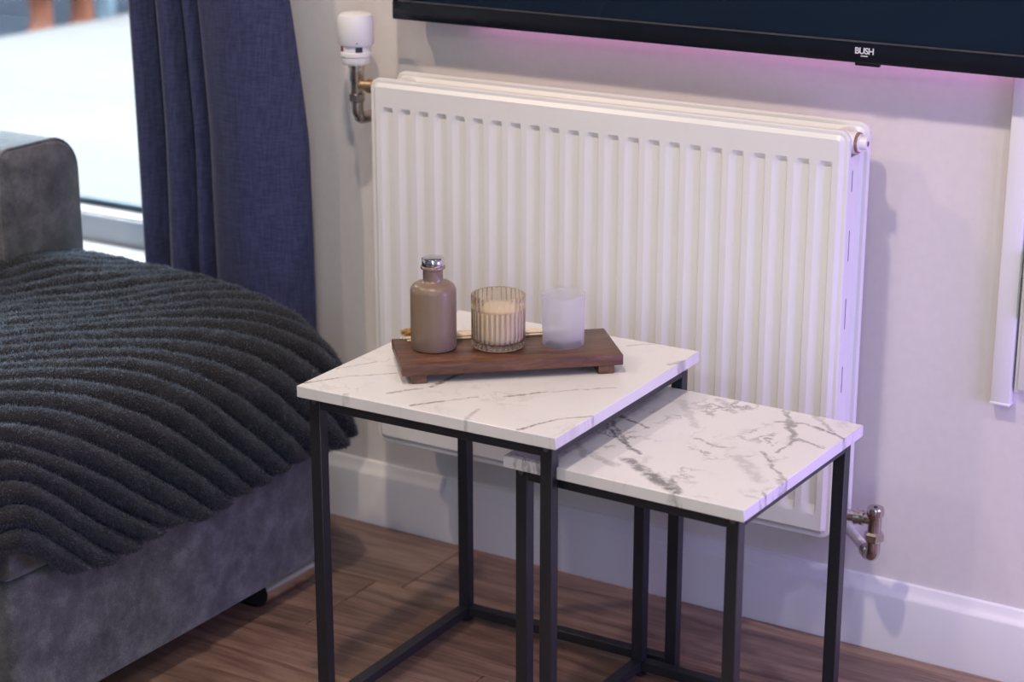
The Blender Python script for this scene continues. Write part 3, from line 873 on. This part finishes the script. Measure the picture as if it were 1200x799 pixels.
def sample_profile(pr, n):
    out = []
    for i in range(len(pr) - 1):
        p0 = pr[max(i - 1, 0)]; p1 = pr[i]; p2 = pr[i + 1]; p3 = pr[min(i + 2, len(pr) - 1)]
        for k_ in range(n):
            t_ = k_ / n
            q_ = []
            for c_i in (0, 1):
                d1 = (p2[c_i] - p0[c_i]) / 2; d2 = (p3[c_i] - p1[c_i]) / 2
                if i == 0: d1 = p2[c_i] - p1[c_i]
                if abs(p2[0] - p1[0]) > .11: d1, d2 = (p2[c_i] - p1[c_i]), (p2[c_i] - p1[c_i])
                q_.append((2 * t_**3 - 3 * t_**2 + 1) * p1[c_i] + (t_**3 - 2 * t_**2 + t_) * d1 + (-2 * t_**3 + 3 * t_**2) * p2[c_i] + (t_**3 - t_**2) * d2)
            out.append(tuple(q_))
    out.append(pr[-1])
    s_ = [0.0]
    for a_, b_ in zip(out, out[1:]): s_.append(s_[-1] + math.hypot(b_[0] - a_[0], b_[1] - a_[1]))
    return out, s_


PP, PS = sample_profile(PROF, 24)
UEND = PS[-1]


def prof_at(u):
    """u measured back from the hem: 0 at hem, negative to the left"""
    s_ = min(max(UEND + u, 0), UEND)
    i = bisect.bisect_right(PS, s_) - 1
    i = max(0, min(i, len(PS) - 2))
    q_ = (s_ - PS[i]) / max(PS[i + 1] - PS[i], 1e-9)
    return PP[i][0] + (PP[i + 1][0] - PP[i][0]) * q_, PP[i][1] + (PP[i + 1][1] - PP[i][1]) * q_


bm = bmesh.new()
CL = []          # cross-section of the cushion in x, z
for (x, z) in [(-2.2, .262), (-2.2, .460), (-1.2, .461), (-.6, .461), (-.3, .459), (-.17, .454), (-.105, .443), (-.06, .424), (-.03, .401), (-.012, .374), (-.003, .34), (.0, .305), (-.0015, .280), (-.006, .266), (-.014, .2615)]:
    CL.append((x, z))
ysec = [(SY0 - .001, .030), (SY0 + .004, .016), (SY0 + .012, .006), (SY0 + .025, .001), (SY0 + .06, 0), (-.75, 0), (-.55, 0), (-.40, 0), (SY1 - .06, 0), (SY1 - .025, .002), (SY1 - .010, .010), (SY1 - .004, .024)]
rings = []
for (y, sh_) in ysec:
    ring = []
    for (x, z) in CL:
        zz = z - sh_ * min(1.0, max(-.12, (z - .285) / .10))
        xx = min(x, SX1 + .010 - sh_ * .15)
        ring.append(bm.verts.new(Vector((xx, y, zz)) - SO))
    rings.append(ring)
for a_, b_ in zip(rings, rings[1:]):
    for i in range(len(CL)):
        i2 = (i + 1) % len(CL); bm.faces.new((a_[i], a_[i2], b_[i2], b_[i]))
bm.faces.new(rings[0]); bm.faces.new(rings[-1])
bmesh.ops.recalc_face_normals(bm, faces=bm.faces)
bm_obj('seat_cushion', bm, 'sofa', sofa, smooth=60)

# low backrest with rounded top, its end face showing
def back_section(x, grow):
    y0, y1, z0, z1, r0, r1 = -.432, -.258, .44, .690, .020, .058
    pts_ = [(y0, z0)]
    for i in range(7):
        a_ = PI - PI / 2 * i / 6; pts_.append((y0 + r0 + r0 * math.cos(a_), z1 - r0 + r0 * math.sin(a_)))
    for i in range(9):
        a_ = PI / 2 - PI / 2 * i / 8; pts_.append((y1 - r1 + r1 * math.cos(a_), z1 - r1 + r1 * math.sin(a_)))
    pts_.append((y1, z0))
    cy_, cz_ = (y0 + y1) / 2, (z0 + z1) / 2
    return [Vector((x, cy_ + (y - cy_) * grow, cz_ + (z - cz_) * grow)) - SO for (y, z) in pts_]
bm = bmesh.new(); prev = None
for (x, gr) in ((-2.2, 1.0), (-1.8, 1.0), (-1.4, 1.0), (-1.0, 1.0), (-.53, 1.0), (-.512, .997), (-.504, .985), (-.500, .955)):
    ring = [bm.verts.new(q_) for q_ in back_section(x, gr)]
    if prev:
        for i in range(len(ring)):
            i2 = (i + 1) % len(ring); bm.faces.new((prev[i], prev[i2], ring[i2], ring[i]))
    else: bm.faces.new(ring)
    prev = ring
bm.faces.new(prev)
bmesh.ops.recalc_face_normals(bm, faces=bm.faces)
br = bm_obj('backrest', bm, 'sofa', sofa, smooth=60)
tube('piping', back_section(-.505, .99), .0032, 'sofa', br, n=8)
# chrome bar foot: half-round bar lying along the underside of the base
n_ = 14; ya_, yb_ = -.392, -.268; sec = []
for i in range(n_ + 1):
    a_ = PI / 2 - PI * i / n_
    sec.append((-.056 + .030 * math.cos(a_), .0252 + .0252 * math.sin(a_)))
sec += [(-.080, 0), (-.080, .0504)]
m_ = len(sec)
vs2 = [Vector((x, ya_, z)) - SO for (x, z) in sec] + [Vector((x, yb_, z)) - SO for (x, z) in sec]
ft = mesh_obj('foot', vs2, [(i, (i + 1) % m_, m_ + (i + 1) % m_, m_ + i) for i in range(m_)], 'brushed_chrome', sofa, smooth=True)
ft.data.set_sharp_from_angle(angle=math.radians(40))
cx_, cz_ = -.058, .0252
for yv in (ya_ + .002, yb_ - .002):
    mesh_obj('end_cap', [Vector((cx_ + (x - cx_) * .94, yv, cz_ + (z - cz_) * .94)) - SO for (x, z) in sec], [tuple(range(m_))], 'black_steel', ft)

# ------------------------------------------------------------------ ribbed faux-fur throw
import numpy as np
RIBV = .048             # spacing of the ribs along the hem
RIBH = .0180
VH0 = -.868             # first rib at the hem
random.seed(21)
HS = [0.0]              # lateral run of a rib for each 2 mm of u
for i in range(900):
    uu = i * .002
    q_ = min(1.0, max(0.0, (uu - .16) / .22)); q_ = q_ * q_ * (3 - 2 * q_)
    HS.append(HS[-1] + .002 * (.72 + .60 * q_))


RIBA = [(-.85, 1.66), (-.63, 1.88), (-.44, 1.54), (-.30, 1.32), (-.20, 1.17), (0.0, 1.09), (.37, .97), (.9, .90)]


def rib_v(u, vh):
    for (p0, q0), (p1, q1) in zip(RIBA, RIBA[1:]):
        if vh <= p1: break
    a_ = q0 + (q1 - q0) * min(1.0, max(0.0, (vh - p0) / (p1 - p0)))
    f_ = min(max(-u / .002, 0), 898); i = int(f_)
    return vh - a_ * (HS[i] + (HS[i + 1] - HS[i]) * (f_ - i))


def drape_base(u_, v_):
    x, z = prof_at(u_)
    y = v_
    yf, r = SY0 + .030, .050
    top = min(1.0, max(0.0, -u_ / .15))
    if v_ < yf:                       # over the front edge
        a_ = min((yf - v_) / r, PI / 2); y = yf - r * math.sin(a_); z -= r * (1 - math.cos(a_)) * top
        rest = (yf - v_) - r * PI / 2
        if rest > 0: z -= rest * top; y -= rest * (1 - top)
    yb = SY1 - .040
    if v_ > yb:                       # over the back edge
        a_ = min((v_ - yb) / .045, PI / 2); y = yb + .045 * math.sin(a_); z -= .045 * (1 - math.cos(a_)) * top
        rest = (v_ - yb) - .045 * PI / 2
        if rest > 0: z -= rest * top
    wv = noise.noise(Vector((u_ * 4.0, v_ * 4.5, 1.7))) * .011 * top
    # a soft swell of bunched cloth towards the backrest
    wv += .020 * math.exp(-((x + .45) / .16) ** 2 - ((y + .40) / .07) ** 2) - .010 * math.exp(-((x + .30) / .10) ** 2 - ((y + .42) / .07) ** 2)
    x2 = x + max(0, (.36 - z)) * .10 * noise.noise(Vector((v_ * 9, 3, 2)))
    return Vector((x2, y, z + wv))


def drape(u, v):
    e_ = .004
    p_ = drape_base(u, v)
    du = drape_base(u + e_, v) - drape_base(u - e_, v) if u < -e_ else drape_base(u, v) - drape_base(u - 2 * e_, v)
    dv = drape_base(u, v + e_) - drape_base(u, v - e_)
    n_ = du.cross(dv)
    return p_, (n_.normalized() if n_.length > 1e-12 else Vector((0, 0, 1)))


NA = 12
DU = .0055
VB = SY1 + .085         # the cloth ends this far over the back edge
VF = SY0 - .20
bv, bf = [], []
bl = thing('throw_blanket', (-.35, -.5, .42), 'charcoal ribbed faux-fur throw draped over the sofa seat', 'blanket')
BO = Vector((-.35, -.5, .42))
for kr in range(42):
    vh = VH0 + (kr + .5) * RIBV
    # usable span of u for this rib
    us = [-i * DU for i in range(int(1.15 / DU))]
    us = [u for u in us if VF < rib_v(u, vh) < VB]
    if len(us) < 6: continue
    at_hem = us[0] == 0.0
    if at_hem: us = [0.0, -.0003, -.001, -.0022, -.004, -.0065, -.010, -.014] + [u for u in us if u < -.018]
    ext = random.uniform(-.008, .008) if at_hem else 0.0
    b0 = len(bv)
    for u in us:
        tip = 1.0
        if at_hem:
            q_ = min(1.0, -u / .010); tip = math.sqrt(max(0, 1 - (1 - q_) ** 2))
        for i in range(NA + 1):
            q_ = i / NA * 2 - 1
            vq = vh + q_ * RIBV * .5 * (.8 + .2 * tip)
            vv = rib_v(u, vq)
            vv += noise.noise(Vector((u * 5.5, vh * 4, 9.1))) * .012 + noise.noise(Vector((u * 14, vh * 9, 2.1))) * .005
            P_, N_ = drape(u, vv)
            if at_hem: P_.z -= ext * max(0, 1 + u / .06)
            hh = RIBH * (max(0.0, 1 - abs(q_) ** 2.0) ** .6) * tip * min(1.0, max(.55, 1.0 - .45 * (vh + .3)))
            hh *= 1 + .22 * noise.noise(Vector((u * 14, vh * 20, 4)))
            fine = noise.noise(P_ * 150) * .0016 + noise.noise(P_ * 70) * .0016
            bv.append(P_ + N_ * (hh + fine * tip + .003) - BO)
    w_ = NA + 1
    for j in range(len(us) - 1):
        for i in range(NA):
            f_ = (b0 + j * w_ + i, b0 + j * w_ + i + 1, b0 + (j + 1) * w_ + i + 1, b0 + (j + 1) * w_ + i)
            c_ = bv[f_[0]] + BO
            if c_.x < -.515 and c_.y > -.425: continue          # stops at the backrest
            bf.append(f_)
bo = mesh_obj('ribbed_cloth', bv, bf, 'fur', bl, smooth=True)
# short pile
V_ = np.array([tuple(v_) for v_ in bv]); F_ = np.array(bf)
A_, B_, C_, D_ = V_[F_[:, 0]], V_[F_[:, 1]], V_[F_[:, 2]], V_[F_[:, 3]]
NN = np.cross(C_ - A_, D_ - B_); AR = np.linalg.norm(NN, axis=1) + 1e-12; NN = NN / AR[:, None]
mid = (A_ + B_ + C_ + D_) / 4
if (NN[:, 2] * AR).sum() < 0: NN = -NN
rng = np.random.default_rng(5)
NB = 230000
idx = rng.choice(len(F_), NB, p=AR / AR.sum())
a1, a2 = rng.random((NB, 1)), rng.random((NB, 1))
pp = (A_[idx] * (1 - a1) + B_[idx] * a1) * (1 - a2) + (D_[idx] * (1 - a1) + C_[idx] * a1) * a2
nn = NN[idx]
dirs = nn * .8 + rng.normal(0, .42, (NB, 3)); dirs /= np.linalg.norm(dirs, axis=1)[:, None]
sd = np.cross(dirs, rng.normal(0, 1, (NB, 3))); sd /= np.linalg.norm(sd, axis=1)[:, None] + 1e-9
ln = rng.uniform(.003, .0072, (NB, 1)); wd = rng.uniform(.00045, .0009, (NB, 1))
TV = np.empty((NB * 3, 3)); pp = pp - nn * .0008
TV[0::3] = pp - sd * wd; TV[1::3] = pp + sd * wd; TV[2::3] = pp + dirs * ln
me = bpy.data.meshes.new('pile'); me.vertices.add(NB * 3); me.vertices.foreach_set('co', TV.ravel())
me.loops.add(NB * 3); me.loops.foreach_set('vertex_index', np.arange(NB * 3, dtype=np.int32))
me.polygons.add(NB); me.polygons.foreach_set('loop_start', np.arange(0, NB * 3, 3, dtype=np.int32))
me.update(calc_edges=True); me.validate(); me.materials.append(M['fur_pile'])
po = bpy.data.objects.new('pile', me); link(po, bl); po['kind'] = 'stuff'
